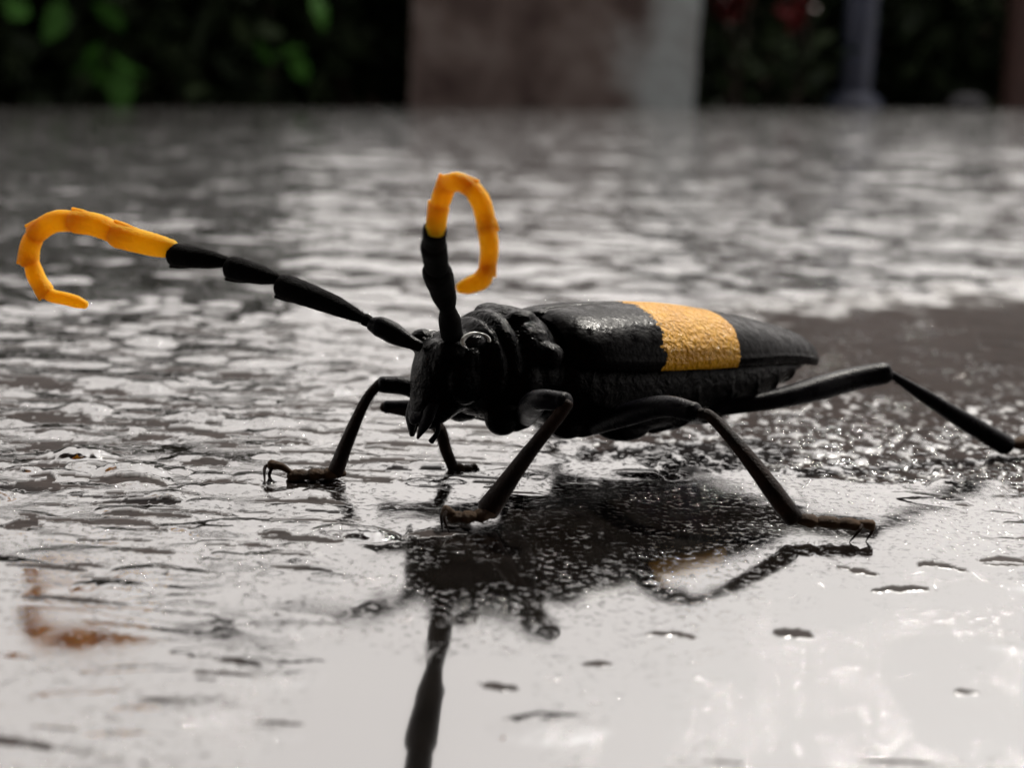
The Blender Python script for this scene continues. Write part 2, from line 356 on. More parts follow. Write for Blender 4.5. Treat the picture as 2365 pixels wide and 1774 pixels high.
    # dark crescents beyond some humps: bare grit, leftwards also foliage reflections painted in
    for _ in range(1100):
        y = 62 + 130 * random.random() ** 0.8; x = (random.random() - 0.5) * 2 * y * 0.42
        lf = float(1 - sstep(-12, 25, x + 0.1 * (y - 110)))
        if random.random() > 0.24 + 0.65 * lf * float(sstep(80, 110, y)): continue
        if -10 < x < 34 and (70 if x > 0 else 40) < y < (130 if x > 0 else 112): continue
        big = random.random() ** 1.6; rx = (0.7 + 2.4 * big) * (1 + 0.35 * lf * float(sstep(95, 120, y))); ry = (0.25 + 0.75 * random.random()) * (0.5 + 0.6 * big) * (0.4 + 0.6 * float(sstep(75, 105, y)))
        r0 = math.hypot(x, y); a0 = math.atan2(x, y); m_ = max(rx * 2.6, ry * 6.5)
        i0, i1 = np.searchsorted(rr, (r0 - m_, r0 + m_)); j0, j1 = np.searchsorted(az, (a0 - m_ / r0, a0 + m_ / r0))
        if i1 <= i0 or j1 <= j0: continue
        dx = (X[i0:i1, j0:j1] - x) / rx; dy = (Y[i0:i1, j0:j1] - y) / ry
        bow = random.uniform(0.2, 0.9); q = dx ** 2 + (dy + bow * dx ** 2) ** 2 + 3.2 * wn[i0:i1, j0:j1]
        c_ = 1 - sstep(0.75, 1.0, q); bm_[i0:i1, j0:j1] = np.maximum(bm_[i0:i1, j0:j1], 0.9 * c_)
        lens = np.exp(-(dx / 1.25) ** 2 - ((dy + 1.6) / 1.5) ** 2) * random.uniform(0.03, 0.09) * ry; Z[i0:i1, j0:j1] += lens
    grit = oct_(0.8, 0.10, 41) + oct_(1.6, 0.10, 42) + oct_(3.2, 0.06, 43)
    Z = Z * (1 - 0.6 * bm_ * near) + bm_ * grit - dip - 0.30 * bare_mask(X, Y) * (1 - sstep(125, 175, Y))
    Z[:6] *= 0; Z += far_z(X, Y)
    n_r, n_c = X.shape
    V = np.empty((n_r * n_c + 1, 3), np.float32); V[:-1, 0] = X.ravel(); V[:-1, 1] = Y.ravel(); V[:-1, 2] = Z.ravel(); V[-1] = 0
    idx = np.arange(n_r * n_c).reshape(n_r, n_c); nx = np.roll(idx, -1, axis=1)
    q = np.stack([idx[:-1], nx[:-1], nx[1:], idx[1:]], -1).reshape(-1, 4)
    tri = np.stack([np.full(n_c, n_r * n_c), nx[0], idx[0]], -1)
    me = bpy.data.meshes.new('ground')
    nv, nq, ntq = len(V), len(q), len(tri)
    me.vertices.add(nv); me.vertices.foreach_set('co', (V * S).ravel())
    me.loops.add(nq * 4 + ntq * 3); me.loops.foreach_set('vertex_index', np.r_[q.ravel(), tri.ravel()].astype(np.int32))
    me.polygons.add(nq + ntq); me.polygons.foreach_set('loop_start', np.r_[np.arange(nq) * 4, nq * 4 + np.arange(ntq) * 3].astype(np.int32))
    me.polygons.foreach_set('use_smooth', np.ones(nq + ntq, dtype=bool))
    me.update(calc_edges=True); me.validate()
    film = np.maximum(sstep(-13, -9, X) * (1 - sstep(1, 5, X)) * (1 - sstep(78, 88, Y)), 0.70 * sstep(-12, -6, X) * (1 - sstep(26, 40, X)) * sstep(64, 74, Y) * (1 - sstep(108, 118, Y)))
    film = np.maximum(film, 0.6 * (1 - sstep(-16, -12, X)) * sstep(-34, -28, X) * sstep(66, 70, Y) * (1 - sstep(84, 90, Y)))
    for nm, arr in (('film', film * (Y > 0)), ('bare', bm_), ('coarse', sstep(170, 420, Rr))):
        a_ = me.attributes.new(nm, 'FLOAT', 'POINT'); a_.data.foreach_set('value', np.r_[arr.ravel(), 0].astype(np.float32))
    me.materials.append(M_GROUND)
    o = bpy.data.objects.new('ground', me); COL.objects.link(o)
    return tag(o, 'dark wet ground covered by a rippled shining film of water', kind='structure')
ground = make_ground()

# fine beads of water standing on the rough patch
def make_drops():
    n_ = 60000
    ys = 62 + 190 * rng.random(n_) ** 1.3; xs = -8 + rng.random(n_) * (0.40 * ys + 20)
    near_edge = 1 - sstep(95, 175, ys)
    ok = (bare_mask(xs, ys) > 0.3) & (rng.random(n_) < 0.18 + 0.8 * near_edge + 0.8 * gnoise(xs / 6, ys / 9, 51))
    xs, ys, near_edge = xs[ok][:8500], ys[ok][:8500], near_edge[ok][:8500]
    P = list(zip(xs, ys)); R_ = 0.10 + 0.42 * rng.random(len(xs)) ** 2.6 * (0.4 + near_edge)
    V = []; Fc = []
    k = 8
    for (x, y), r in zip(P, R_):
        n0 = len(V); zb_ = 0.03 - 0.30 * (1 - float(sstep(125, 175, y))); asp = random.uniform(0.8, 1.25)
        for q, z in ((1.0, -0.05), (0.93, 0.10), (0.6, 0.19)):
            for j in range(k):
                a = 6.2832 * j / k; V.append((x + math.cos(a) * r * q * asp, y + math.sin(a) * r * q / asp, zb_ + z * r))
        V.append((x, y, zb_ + 0.22 * r))
        for i in range(2):
            for j in range(k): Fc.append((n0 + i * k + j, n0 + i * k + (j + 1) % k, n0 + (i + 1) * k + (j + 1) % k, n0 + (i + 1) * k + j))
        for j in range(k): Fc.append((n0 + 2 * k + j, n0 + 2 * k + (j + 1) % k, n0 + 3 * k))
    o = build('water_droplets', V, Fc, M_DROP)
    return tag(o, 'fine beads of water scattered over the rough dark patch behind the beetle', 'water drops', kind='stuff')
make_drops()

# added out of view: a wall behind the lens that blocks light from there
hw = MB(); hw.add(box((-300, -900, 1600), (11000, 240, 3240))); hw.add(box((-300, -780, 200), (11000, 40, 440)))
o = build('shade_wall', hw.v, hw.f, M_WOOD, None, (0, 0, 0), False); tag(o, 'dark brown wall added out of view behind the lens to block light', kind='structure')
pr = MB(); pr.add(box((-300, 550, 3080), (11600, 3000, 120)))  # roof added overhead, out of view, to keep sky light off
for k in range(12): pr.add(box((-5300 + k * 900, 550, 2960), (70, 2900, 120)))
pr.add(box((-300, 2070, 3040), (11600, 40, 220)))
o = build('shade_roof', pr.v, pr.f, M_WOOD, None, (0, 0, 0), False); tag(o, 'dark wooden roof added out of view above the wet ground to block light', kind='structure')

# ------------------------------------------------------------------ the yard far behind: pillar, post, shrubs
BY = 4200.0
def base_at(px, d=BY):         # a spot on the far ground straight below a photo column
    p = at(px, 240, d); return np.array([p[0], d, float(far_z(p[0], d))])

def leaf_quads(c, n_dir, L_, W_, out):
    n_dir = n_dir / np.linalg.norm(n_dir); sd_ = np.cross(n_dir, rng.normal(size=3)); sd_ /= np.linalg.norm(sd_); nn = np.cross(n_dir, sd_)
    V, Fc = out; n0 = len(V)
    for t, w_, dz in ((0, 0.08, 0), (0.3, 0.8, 0.05), (0.6, 1.0, 0.04), (0.85, 0.55, -0.03), (1.0, 0.03, -0.12)):
        for s_ in (-1, 1): V.append(c + n_dir * L_ * t + sd_ * W_ * 0.5 * w_ * s_ + nn * (dz * L_ + abs(s_) * 0.0))
    for i in range(4): Fc.append((n0 + 2 * i, n0 + 2 * i + 1, n0 + 2 * i + 3, n0 + 2 * i + 2))

def hedge(name, px0, px1, d, height, depth, n, label, leaf, mat, leaf_len, droop=0.0):
    a, b = base_at(px0, d), base_at(px1, d); base = (a + b) / 2
    e = empty(name, base, label, 'hedge' if 'hedge' in name else 'shrub')
    out = ([], [])
    for _ in range(n):
        t = random.random(); zz = random.random() ** 0.8; hump = 0.86 + 0.14 * math.sin(t * 19) * math.sin(t * 7.3 + 1)
        prof = 0.55 + 0.45 * min(1.0, zz * 2.2)
        y = random.gauss(0, 0.30); y = max(-0.5, min(0.5, y)) * depth * prof
        c = a * (1 - t) + b * t + np.array([0, y, zz * height * hump])
        leaf_quads(c, np.array([random.gauss(0, 1), random.gauss(-0.3, 1), random.gauss(-droop, 0.8)]), leaf_len * random.uniform(0.7, 1.3), leaf_len * 0.5, out)
    f = build('foliage', out[0], out[1], mat, e, base); tag(f, kind='stuff')
    tw = MB()
    for _ in range(int(6 + abs(b[0] - a[0]) / 90)):
        t = random.random(); p0 = a * (1 - t) + b * t + np.array([0, random.uniform(-0.15, 0.15) * depth, 0])
        tw.add(tube([p0, p0 + (random.gauss(0, 30), random.gauss(0, 30), height * 0.5), p0 + (random.gauss(0, 70), random.gauss(0, 60), height * 0.85)], [10, 7, 3], 8, 6))
    tag(build('stems', tw.v, tw.f, M_TWIG, e, base), kind='stuff')
    return e, base
hedge('hedge', -1500, 960, BY + 260, 760, 420, 7000, 'long dark leafy hedge left of the pale pillar', None, M_HEDGE, 90)
hedge('hedge', 1560, 3900, BY + 260, 720, 420, 7000, 'long dark leafy hedge right of the pale pillar behind the blue post', None, M_HEDGE, 90)
hedge('hedge', 900, 1640, BY + 620, 700, 300, 2000, 'dark leafy hedge section standing behind the pale pillar', None, M_HEDGE, 90)
sh, shb = hedge('leafy_shrub', -700, 640, BY - 60, 1250, 480, 7500, 'tall dark shrub with broad bright green leaves at the left edge', None, M_HEDGE, 105, 0.4)
for (px, py, ln, dx, dz) in ((130, 45, 120, 0.5, 0.9), (265, 45, 100, -0.5, 0.5), (195, 160, 100, 0.6, 0.2), (300, 150, 120, 0.8, -0.5), (285, 200, 130, -0.15, -1), (250, 180, 90, -0.8, 0.3), (30, 10, 90, 0.5, -0.4), (215, 140, 80, 0.2, 0.6)):
    c = at(px, py, BY - 330); o_ = ([], []); leaf_quads(c - np.array([dx, 0, dz]) * ln * 0.5, np.array([dx, -0.15, dz]), ln, ln * 0.62, o_)
    build('leaf', o_[0], o_[1], M_LEAF, sh, shb)
sh2, shb2 = hedge('leafy_shrub', 440, 800, BY + 20, 620, 300, 1000, 'smaller dark shrub with a few dull green leaves between the hedge and the pillar', None, M_HEDGE, 95, 0.4)
for (px, py, ln, dx, dz) in ((490, 30, 110, 0.5, 0.8), (735, 20, 110, 0.4, -0.9), (660, 120, 90, 0.8, 0.3), (690, 150, 90, 0.5, -0.8), (620, 130, 80, -0.5, 0.5)):
    c = at(px, py, BY - 220); o_ = ([], []); leaf_quads(c - np.array([dx, 0, dz]) * ln * 0.5, np.array([dx, -0.1, dz]), ln, ln * 0.55, o_)
    build('leaf', o_[0], o_[1], M_LEAF if px != 490 else M_HEDGE, sh2, shb2)

# pillar: a broad plastered block with a chamfered cap
wa, wb = base_at(-1700, BY + 900), base_at(4100, BY + 900); wbase = (wa + wb) / 2
gw = empty('garden_wall', wbase, 'low dark brown wall running behind all the hedges', 'wall')
wv = MB(); tz = (wb[2] - wa[2]) / 2
for x0, x1, y0, y1, z0, z1 in ((wa[0], wb[0], -60, 60, -40, 560),):
    wv.add(([(x0, wbase[1] + y0, wa[2] + z0), (x1, wbase[1] + y0, wb[2] + z0), (x1, wbase[1] + y1, wb[2] + z0), (x0, wbase[1] + y1, wa[2] + z0), (x0, wbase[1] + y0, wa[2] + z1), (x1, wbase[1] + y0, wb[2] + z1), (x1, wbase[1] + y1, wb[2] + z1), (x0, wbase[1] + y1, wa[2] + z1)], box((0, 0, 0), (1, 1, 1))[1]))
build('masonry', wv.v, wv.f, M_WOOD, gw, wbase, False)
wv = MB()
x0, x1 = wa[0], wb[0]
wv.add(([(x0, wbase[1] - 85, wa[2] + 560), (x1, wbase[1] - 85, wb[2] + 560), (x1, wbase[1] + 85, wb[2] + 560), (x0, wbase[1] + 85, wa[2] + 560), (x0, wbase[1] - 85, wa[2] + 610), (x1, wbase[1] - 85, wb[2] + 610), (x1, wbase[1] + 85, wb[2] + 610), (x0, wbase[1] + 85, wa[2] + 610)], box((0, 0, 0), (1, 1, 1))[1]))
build('coping', wv.v, wv.f, M_WOOD, gw, wbase, False)
pa, pb = base_at(958), base_at(1585); pbase = (pa + pb) / 2; pw = pb[0] - pa[0]
pil = empty('plaster_pillar', pbase, 'broad weathered grey pillar of patchy plaster standing on the far side of the wet ground', 'pillar')
def block(c, s, nx_, nz_, amp, seed):
    V = []; Fc = []; n = 4 * nx_
    for i in range(nz_ + 1):
        z = s[2] * i / nz_
        for j in range(n):
            sd_, t = divmod(j, nx_); t /= nx_; hx, hy = s[0] / 2, s[1] / 2
            x, y = ((-hx + s[0] * t, -hy), (hx, -hy + s[1] * t), (hx - s[0] * t, hy), (-hx, hy - s[1] * t))[sd_]
            k_ = 1 + amp * float(gnoise(np.array([j * 0.7]), np.array([i * 0.6]), seed)[0]); V.append((c[0] + x * k_, c[1] + y * k_, c[2] + z))
    for i in range(nz_):
        for j in range(n): Fc.append((i * n + j, i * n + (j + 1) % n, (i + 1) * n + (j + 1) % n, (i + 1) * n + j))
    Fc.append(tuple(nz_ * n + j for j in range(n))); Fc.append(tuple(range(n))[::-1])
    return V, Fc
v_, f_ = block(pbase - (0, 0, 20), (pw, 420, 560), 12, 14, 0.012, 61); o = build('shaft', v_, f_, M_PLASTER, pil, pbase, False)
v_, f_ = block(pbase + (0, 0, 540), (pw + 70, 490, 70), 12, 2, 0.006, 62); o = build('cap', v_, f_, M_PLASTER, pil, pbase, False)

qb = base_at(1972, BY - 100)
post = empty('blue_post', qb, 'thin blue grey metal post right of the pillar', 'post')
build('shaft', *tube([qb - (0, 0, 10), qb + (0, 0, 520)], [42, 42], 6, 18), M_POST, post, qb)
build('foot_plate', *tube([qb, qb + (0, 0, 9)], [75, 75], 3, 18), M_POST, post, qb)
qb = base_at(2362, BY - 60)
wp = empty('wooden_post', qb, 'reddish brown wooden post at the right edge of the yard', 'post')
v_, f_ = block(qb - (0, 0, 10), (95, 95, 470), 4, 6, 0.03, 63); build('shaft', v_, f_, M_WOOD, wp, qb, False)
v_, f_ = block(qb + (0, 0, 460), (115, 115, 25), 4, 1, 0.01, 64); build('cap', v_, f_, M_WOOD, wp, qb, False)
qb = base_at(2235, BY - 250)
st = build('stone', *ball(qb + (0, 0, 14), (48, 36, 26)), M_STONE); tag(st, 'small bluish grey stone on the ground between the blue post and the wooden post', 'stone')

def flower_plant(px, head_pys, label):
    b = base_at(px, BY - 120); e = empty('flowering_plant', b, label, 'plant', 'red flowering plants in front of the dark hedge')
    lf = ([], [])
    for dx, py in head_pys:
        h_ = at(px + dx, py, BY - 120); st_ = tube([b + (dx * 0.2, 0, 0), (b + h_) / 2 + (15, 0, 0), h_], [6, 5, 4], 8, 6); build('stem', *st_, M_TWIG, e, b)
        fl = ([], [])
        for _ in range(22):
            dv = rng.normal(size=3); dv /= np.linalg.norm(dv); leaf_quads(h_ + dv * 8, dv, random.uniform(35, 55), 38, fl)
        build('flower', fl[0], fl[1], M_RED, e, b)
    for _ in range(40):
        c = b + np.array([random.gauss(0, 60), random.gauss(0, 50), random.uniform(20, 200)]); leaf_quads(c, np.array([random.gauss(0, 1), random.gauss(0, 1), random.gauss(0.2, 0.6)]), 80, 34, lf)
    build('foliage', lf[0], lf[1], M_HEDGE, e, b)['kind'] = 'stuff'
flower_plant(1690, ((0, 5), (40, -40), (-40, -60)), 'dark plant with the brighter red flower head, beside the pillar')
flower_plant(1835, ((0, 25), (30, -50)), 'dark plant with the dimmer red flower head, beside the blue post')

# ------------------------------------------------------------------ the beetle
AL = math.radians(38); B0 = np.array([-5.0, 108.0, 0.0])
DV = np.array([math.cos(AL), math.sin(AL), 0]); LV = np.array([math.sin(AL), -math.cos(AL), 0]); ZV = np.array([0, 0, 1.0])
BAX = np.array([DV, LV, ZV])
KB = 1.06
def bp(s_, l_, z_): return CPOS + KB * (B0 + DV * s_ + LV * l_ + ZV * z_ - CPOS)
BASE = bp(18, 0, 0)
beetle = empty('beetle', BASE, 'black longhorn beetle with a yellow band and orange curled antennae on wet ground', 'beetle')

# body: head, collar, thorax and abdomen fused into one continuous surface
body = MB()
def loft(rows, k=36):          # rows of (s, half width, z top, z bottom, exponent)
    V = []; Fc = []
    for s_, w_, zt, zb, ex in rows:
        zc = (zt + zb) / 2; hh = (zt - zb) / 2
        for j in range(k):
            a = 2 * math.pi * j / k; c_, n_ = math.cos(a), math.sin(a)
            V.append(bp(s_, w_ * math.copysign(abs(c_) ** ex, c_), zc + hh * math.copysign(abs(n_) ** ex, n_)))
    m_ = len(rows)
    for i in range(m_ - 1):
        for j in range(k): Fc.append((i * k + j, i * k + (j + 1) % k, (i + 1) * k + (j + 1) % k, (i + 1) * k + j))
    Fc.append(tuple(range(k))[::-1]); Fc.append(tuple((m_ - 1) * k + j for j in range(k)))
    return V, Fc
def dense(keys, n):            # smooth rows out of key rows
    K = smooth_path(np.array(keys, float), n); return [tuple(r) for r in K]
body.add(loft(dense([(1.2, 3.3, 13.2, 7.6, 1), (1.9, 3.9, 13.75, 6.9, 1), (2.4, 4.15, 14.0, 6.7, 1), (2.75, 3.95, 13.8, 6.9, 1), (3.1, 4.2, 14.25, 6.5, 1), (3.6, 4.4, 14.45, 6.3, 1), (4.0, 4.3, 14.4, 6.3, 1), (5.0, 4.75, 14.75, 6.0, 0.95), (6.3, 4.9, 14.55, 5.9, 0.95), (7.2, 4.6, 14.2, 5.9, 1), (7.9, 4.1, 13.7, 6.0, 1), (8.6, 3.9, 13.2, 6.2, 1)], 70)))
body.add(loft(dense([(6.6, 3.6, 12.6, 6.4, 1), (8.5, 5.0, 12.6, 5.6, 0.9), (11, 5.5, 12.2, 4.9, 0.85), (15, 5.75, 12.2, 4.3, 0.85), (19, 5.7, 12.2, 4.1, 0.85), (24, 5.5, 12.0, 4.2, 0.88), (27.5, 5.2, 11.6, 4.6, 0.92), (31, 4.5, 10.8, 5.9, 0.95), (34.5, 3.4, 9.9, 7.3, 1), (37.3, 2.1, 9.2, 8.1, 1), (38.8, 0.8, 8.8, 8.4, 1)], 80)))
for s_, w_, zt, zb in ((20.5, 5.72, 11, 4.0), (24.3, 5.55, 11, 4.1), (27.6, 5.25, 11, 4.55), (30.6, 4.65, 10.5, 5.65), (33.4, 3.85, 9.8, 6.75)):   # raised rear edges of the abdominal rings
    body.add(loft([(s_ - 0.7, w_ - 0.12, zt, zb + 0.1, 0.9), (s_ - 0.1, w_ + 0.10, zt, zb - 0.12, 0.9), (s_ + 0.15, w_ + 0.05, zt, zb - 0.05, 0.9), (s_ + 0.3, w_ - 0.3, zt, zb + 0.3, 0.9)]))
for sg in (1, -1):             # side tubercles and shoulder swellings of the thorax
    body.add(ball(bp(6.1, 4.5 * sg, 11.6), (1.15, 1.1, 0.95), axes=BAX)); body.add(ball(bp(4.6, 4.2 * sg, 9.6), (1.0, 0.8, 1.5), axes=BAX))
    body.add(ball(bp(5.4, 1.9 * sg, 13.9), (1.3, 1.1, 0.75), axes=BAX)); body.add(ball(bp(3.6, 2.6 * sg, 7.0), (1.5, 1.2, 1.5), axes=BAX))
    body.add(ball(bp(9.8, 2.5 * sg, 5.9), (1.9, 1.5, 1.3), axes=BAX)); body.add(ball(bp(15.5, 2.6 * sg, 4.9), (2.4, 1.7, 1.0), axes=BAX))
    body.add(ball(bp(-0.75, 1.75 * sg, 12.1), (1.05, 0.95, 0.95), axes=BAX))                    # antennal sockets
    body.add(ball(bp(0.5, 2.2 * sg, 9.7), (1.6, 1.0, 1.7), axes=BAX))                          # cheeks
body.add(ball(bp(0.9, 0, 10.9), (2.1, 3.15, 2.3), axes=BAX))                                    # skull
body.add(ball(bp(0.8, 0, 8.5), (1.7, 1.9, 1.5), axes=BAX))
body.add(tube([bp(-0.6, 0, 11.4), bp(-1.3, 0, 9.6), bp(-1.7, 0, 8.0), bp(-1.9, 0, 7.0)], [2.2, 2.0, 1.5, 1.05], 14, 24, 0.62, DV))   # face
body.add(tube([bp(0.6, 0, 8.2), bp(-0.4, 0, 7.3), bp(-1.2, 0, 6.5)], [1.7, 1.4, 0.9], 10, 18, 0.8, DV))
bo = build('body', body.v, body.f, M_BODY, beetle, BASE)
rm = bo.modifiers.new('fuse', 'REMESH'); rm.mode = 'VOXEL'; rm.voxel_size = 0.00013; rm.use_smooth_shade = True
sm = bo.modifiers.new('soften', 'SMOOTH'); sm.factor = 0.5; sm.iterations = 5

# wing cases
WK = np.array([(8.2, 4.3, 13.7, 11.3), (9.2, 5.4, 14.15, 11.1), (11, 5.9, 14.3, 10.9), (15, 6.1, 14.3, 10.6), (19, 6.1, 14.15, 10.4), (23, 5.95, 13.75, 10.2), (26.5, 5.6, 13.15, 10.05), (30, 4.95, 12.5, 9.85), (33.5, 4.05, 11.7, 9.5), (36.1, 3.25, 10.95, 9.0), (37.8, 2.4, 10.15, 8.65), (38.7, 1.55, 9.45, 8.4), (39.15, 0.5, 8.85, 8.3)])
def wing(sg):
    K = smooth_path(WK, 130); V = []; Fc = []; al_ = []; na = 34
    for s_, w_, zt, ze in K:
        for j in range(na):
            u = j / (na - 3) if j < na - 2 else 1.0
            if j < na - 2:
                l_ = w_ * math.sin(u * math.pi / 2); c_ = math.cos(u * math.pi / 2)
                z = ze + (zt - ze) * c_ ** 0.95 - 0.16 * math.exp(-(l_ / 0.22) ** 2)
                if u > 0.965: l_ += 0.10 * min(1.0, w_ / 3)           # thin rim along the outer edge
                l_ = max(l_, 0.012)
            else:
                q = (j - (na - 3)) / 2; l_ = w_ * (1 - 0.03 * q) + 0.02; z = ze - 0.55 * q * min(1, w_ / 3) * (1 - 0.6 * float(sstep(14, 27, s_)) * 0)
            dz = 0.05 * float(gnoise(np.array([s_ / 2.2]), np.array([l_ / 1.8 + 5 * sg]), 71)[0])
            V.append(bp(s_, l_ * sg, z + dz)); al_.append(s_ + 1.15 * min(1, l_ / max(w_, 0.3)) ** 3)
    n = len(K)
    for i in range(n - 1):
        for j in range(na - 1):
            q = (i * na + j, i * na + j + 1, (i + 1) * na + j + 1, (i + 1) * na + j); Fc.append(q if sg < 0 else q[::-1])
    o = build('wing_case', V, Fc, M_WING, beetle, BASE)
    a_ = o.data.attributes.new('along', 'FLOAT', 'POINT'); a_.data.foreach_set('value', np.array(al_, np.float32))
    so = o.modifiers.new('shell', 'SOLIDIFY'); so.thickness = 0.00012; so.offset = -1
    return o
wing(1); wing(-1)
sc_ = MB(); sc_.add(ball(bp(8.9, 0, 13.95), (1.0, 0.8, 0.3), axes=BAX)); build('scutellum', sc_.v, sc_.f, M_BODY, beetle, BASE)
dw = MB()
for px, py, d, r in ((1541, 706, 119.0, 0.42), (1560, 712, 118.6, 0.22)):
    dw.add(ball(at(px, py, d), (r * 1.2, r, r * 0.7), 8, 12))

# eyes: kidney shaped lens in a pale rim
for sg in (1, -1):
    c = bp(0.55 if sg > 0 else 0.8, 2.95 * sg, 12.75 if sg > 0 else 12.0); out_ = LV * sg * 0.92 - DV * 0.18 + ZV * 0.35; out_ /= np.linalg.norm(out_)
    tx = DV - out_ * (DV @ out_); tx /= np.linalg.norm(tx); ty = np.cross(out_, tx); A3 = np.array([tx, ty, out_])
    e_ = build('eye', *ball(c, (0.90, 0.50, 0.42), axes=A3), M_EYE, beetle, BASE)
    ring = [c + out_ * 0.16 + tx * math.cos(a) * 1.12 + ty * math.sin(a) * (0.40 + 0.22 * abs(math.sin(a))) for a in sg * np.linspace(-0.35, math.pi + 0.5, 30)]
    build('eye_rim', *tube(ring, [0.15, 0.12, 0.05, 0.10, 0.16, 0.19, 0.15], 40, 8, caps=False), M_RIM, e_, BASE)

# jaws and palps
for sg in (1, -1):
    build('mandible', *tube([bp(-1.6, 0.85 * sg, 8.0), bp(-2.0, 0.9 * sg, 6.9), bp(-2.35, 0.4 * sg, 5.5)], [0.75, 0.62, 0.14], 12, 14, 0.7, DV), M_LEG, beetle, BASE)
    build('palp', *tube([bp(-1.1, 1.0 * sg, 6.6), bp(-1.3, 1.35 * sg, 6.0), bp(-1.75, 1.25 * sg, 5.35)], [0.22, 0.2, 0.24], 10, 10), M_LEG, beetle, BASE)
build('upper_lip', *tube([bp(-2.2, -0.7, 7.3), bp(-2.45, 0, 6.9), bp(-2.2, 0.7, 7.3)], [0.4, 0.55, 0.4], 10, 12, 0.6, DV), M_LEG, beetle, BASE)

BR = {}
def bristles(parent, segs, n, ln, mat=M_BRIS):  # short stiff hairs standing on limbs
    V = []; Fc = []
    for P, R, m_ in segs:
        Q = smooth_path(P, 20); R = np.asarray(R, float); T = np.gradient(Q, axis=0); T /= np.linalg.norm(T, axis=1)[:, None]
        for _ in range(m_):
            t = random.random() * 18.9; i = int(t); u = t - i; c = Q[i] * (1 - u) + Q[i + 1] * u; r = np.interp(t / 19, np.linspace(0, 1, len(R)), R)
            d_ = rng.normal(size=3); d_ -= T[i] * (d_ @ T[i]); d_ /= np.linalg.norm(d_); side = np.cross(d_, T[i])
            a = c + d_ * r * 0.93; tip = a + (d_ * 0.75 + T[i] * 0.65 + side * random.gauss(0, 0.25)) * ln * random.uniform(0.6, 1.6); w_ = T[i] * 0.022
            n0 = len(V); V += [a - w_, a + w_, a + side * 0.018, tip]; Fc += [(n0, n0 + 1, n0 + 3), (n0 + 1, n0 + 2, n0 + 3), (n0 + 2, n0, n0 + 3)]
    o = build('bristles', V, Fc, mat, parent, BASE); tag(o, kind='stuff'); return o

# antennae: a scape each, then black and orange segments, every one a piece of its own
def pxr(wd, d): return 1.0 * wd * d / FOC / 2
def ant_segment(parent, P, r0, r1, mat, spur=None, k=16):
    P = [np.asarray(q) for q in P]
    v = tube(P, [(0, r0 * 0.6), (0.06, r0), (0.35, (r0 * 0.45 + r1 * 0.62)), (0.75, r1 * 1.02), (0.95, r1 * 1.05), (1, r1 * 0.98)], 22, k, 0.92, wob=0.012)
    mb = MB(); mb.add(v)
    if spur is not None:       # pointed outer corner at the far end
        T = P[-1] - P[-2]; T /= np.linalg.norm(T); sp = np.asarray(spur) - T * (np.asarray(spur) @ T); sp /= np.linalg.norm(sp)
        mb.add(tube([P[-1] - T * r1 * 1.3 + sp * r1 * 0.45, P[-1] - T * r1 * 0.2 + sp * r1 * 0.80, P[-1] + T * r1 * 0.28 + sp * r1 * 0.98], [r1 * 0.5, r1 * 0.40, r1 * 0.14], 8, 8))
    return build('antenna_segment', mb.v, mb.f, mat, parent, BASE)
def up_px(px, py, dx, dy, d): return at(px + dx, py + dy, d) - at(px, py, d)

D1 = lambda px: 113.4 + (955 - px) / 905 * 9.0        # the right antenna reaches slightly away from the lens
a1 = lambda px, py, dd=0: at(px, py, D1(px) + dd)
ant = build('antenna', *tube([a1(968, 800), a1(930, 782), a1(890, 760), a1(858, 748)], [(0, 0.45), (0.15, 0.5), (0.55, 0.85), (0.85, 0.80), (1, 0.55)], 18, 16), M_LEG, beetle, BASE)
build('antenna_segment', *tube([a1(862, 748), a1(843, 738)], [0.42, 0.5], 6, 14), M_ANT, ant, BASE)
A_SEG1 = [((850, 741), (760, 700), (652, 660), 26, 62, M_ANT, (-4, 10)), ((650, 646), (590, 632), (534, 618), 24, 60, M_ANT, (-2, 10)), ((533, 606), (470, 597), (402, 588), 26, 58, M_ANT, (-1, 10)),
          ((408, 577), (345, 563), (268, 542), 46, 62, M_ORANGE, (2, -10)), ((275, 543), (225, 520), (172, 511), 52, 58, M_ORANGE, (2, -10)), ((180, 511), (125, 512), (80, 540), 52, 52, M_ORANGE, (-8, -6)),
          ((88, 532), (70, 568), (66, 605), 42, 50, M_ORANGE, (-10, 0)), ((70, 596), (84, 640), (106, 676), 36, 44, M_ORANGE, (-6, 9))]
prev = None
for p0, p1, p2, w0, w1, mt, spx in A_SEG1:
    d = D1(p1[0]); P = [a1(*p0), a1(*p1), a1(*p2)]
    ant_segment(ant, P, pxr(w0, d), pxr(w1, d), mt, up_px(p2[0], p2[1], spx[0], spx[1], d))
build('antenna_segment', *tube([a1(98, 664), a1(118, 682), a1(160, 692), a1(197, 704)], [(0, 0.35), (0.2, 0.55), (0.8, 0.52), (1, 0.34)], 18, 14), M_ORANGE, ant, BASE)
bristles(ant, [([a1(*q[0]), a1(*q[1]), a1(*q[2])], [pxr(q[3], 112), pxr((q[3] + q[4]) / 2, 112), pxr(q[4], 112)], 420) for q in A_SEG1[:3]], 0, 0.22)

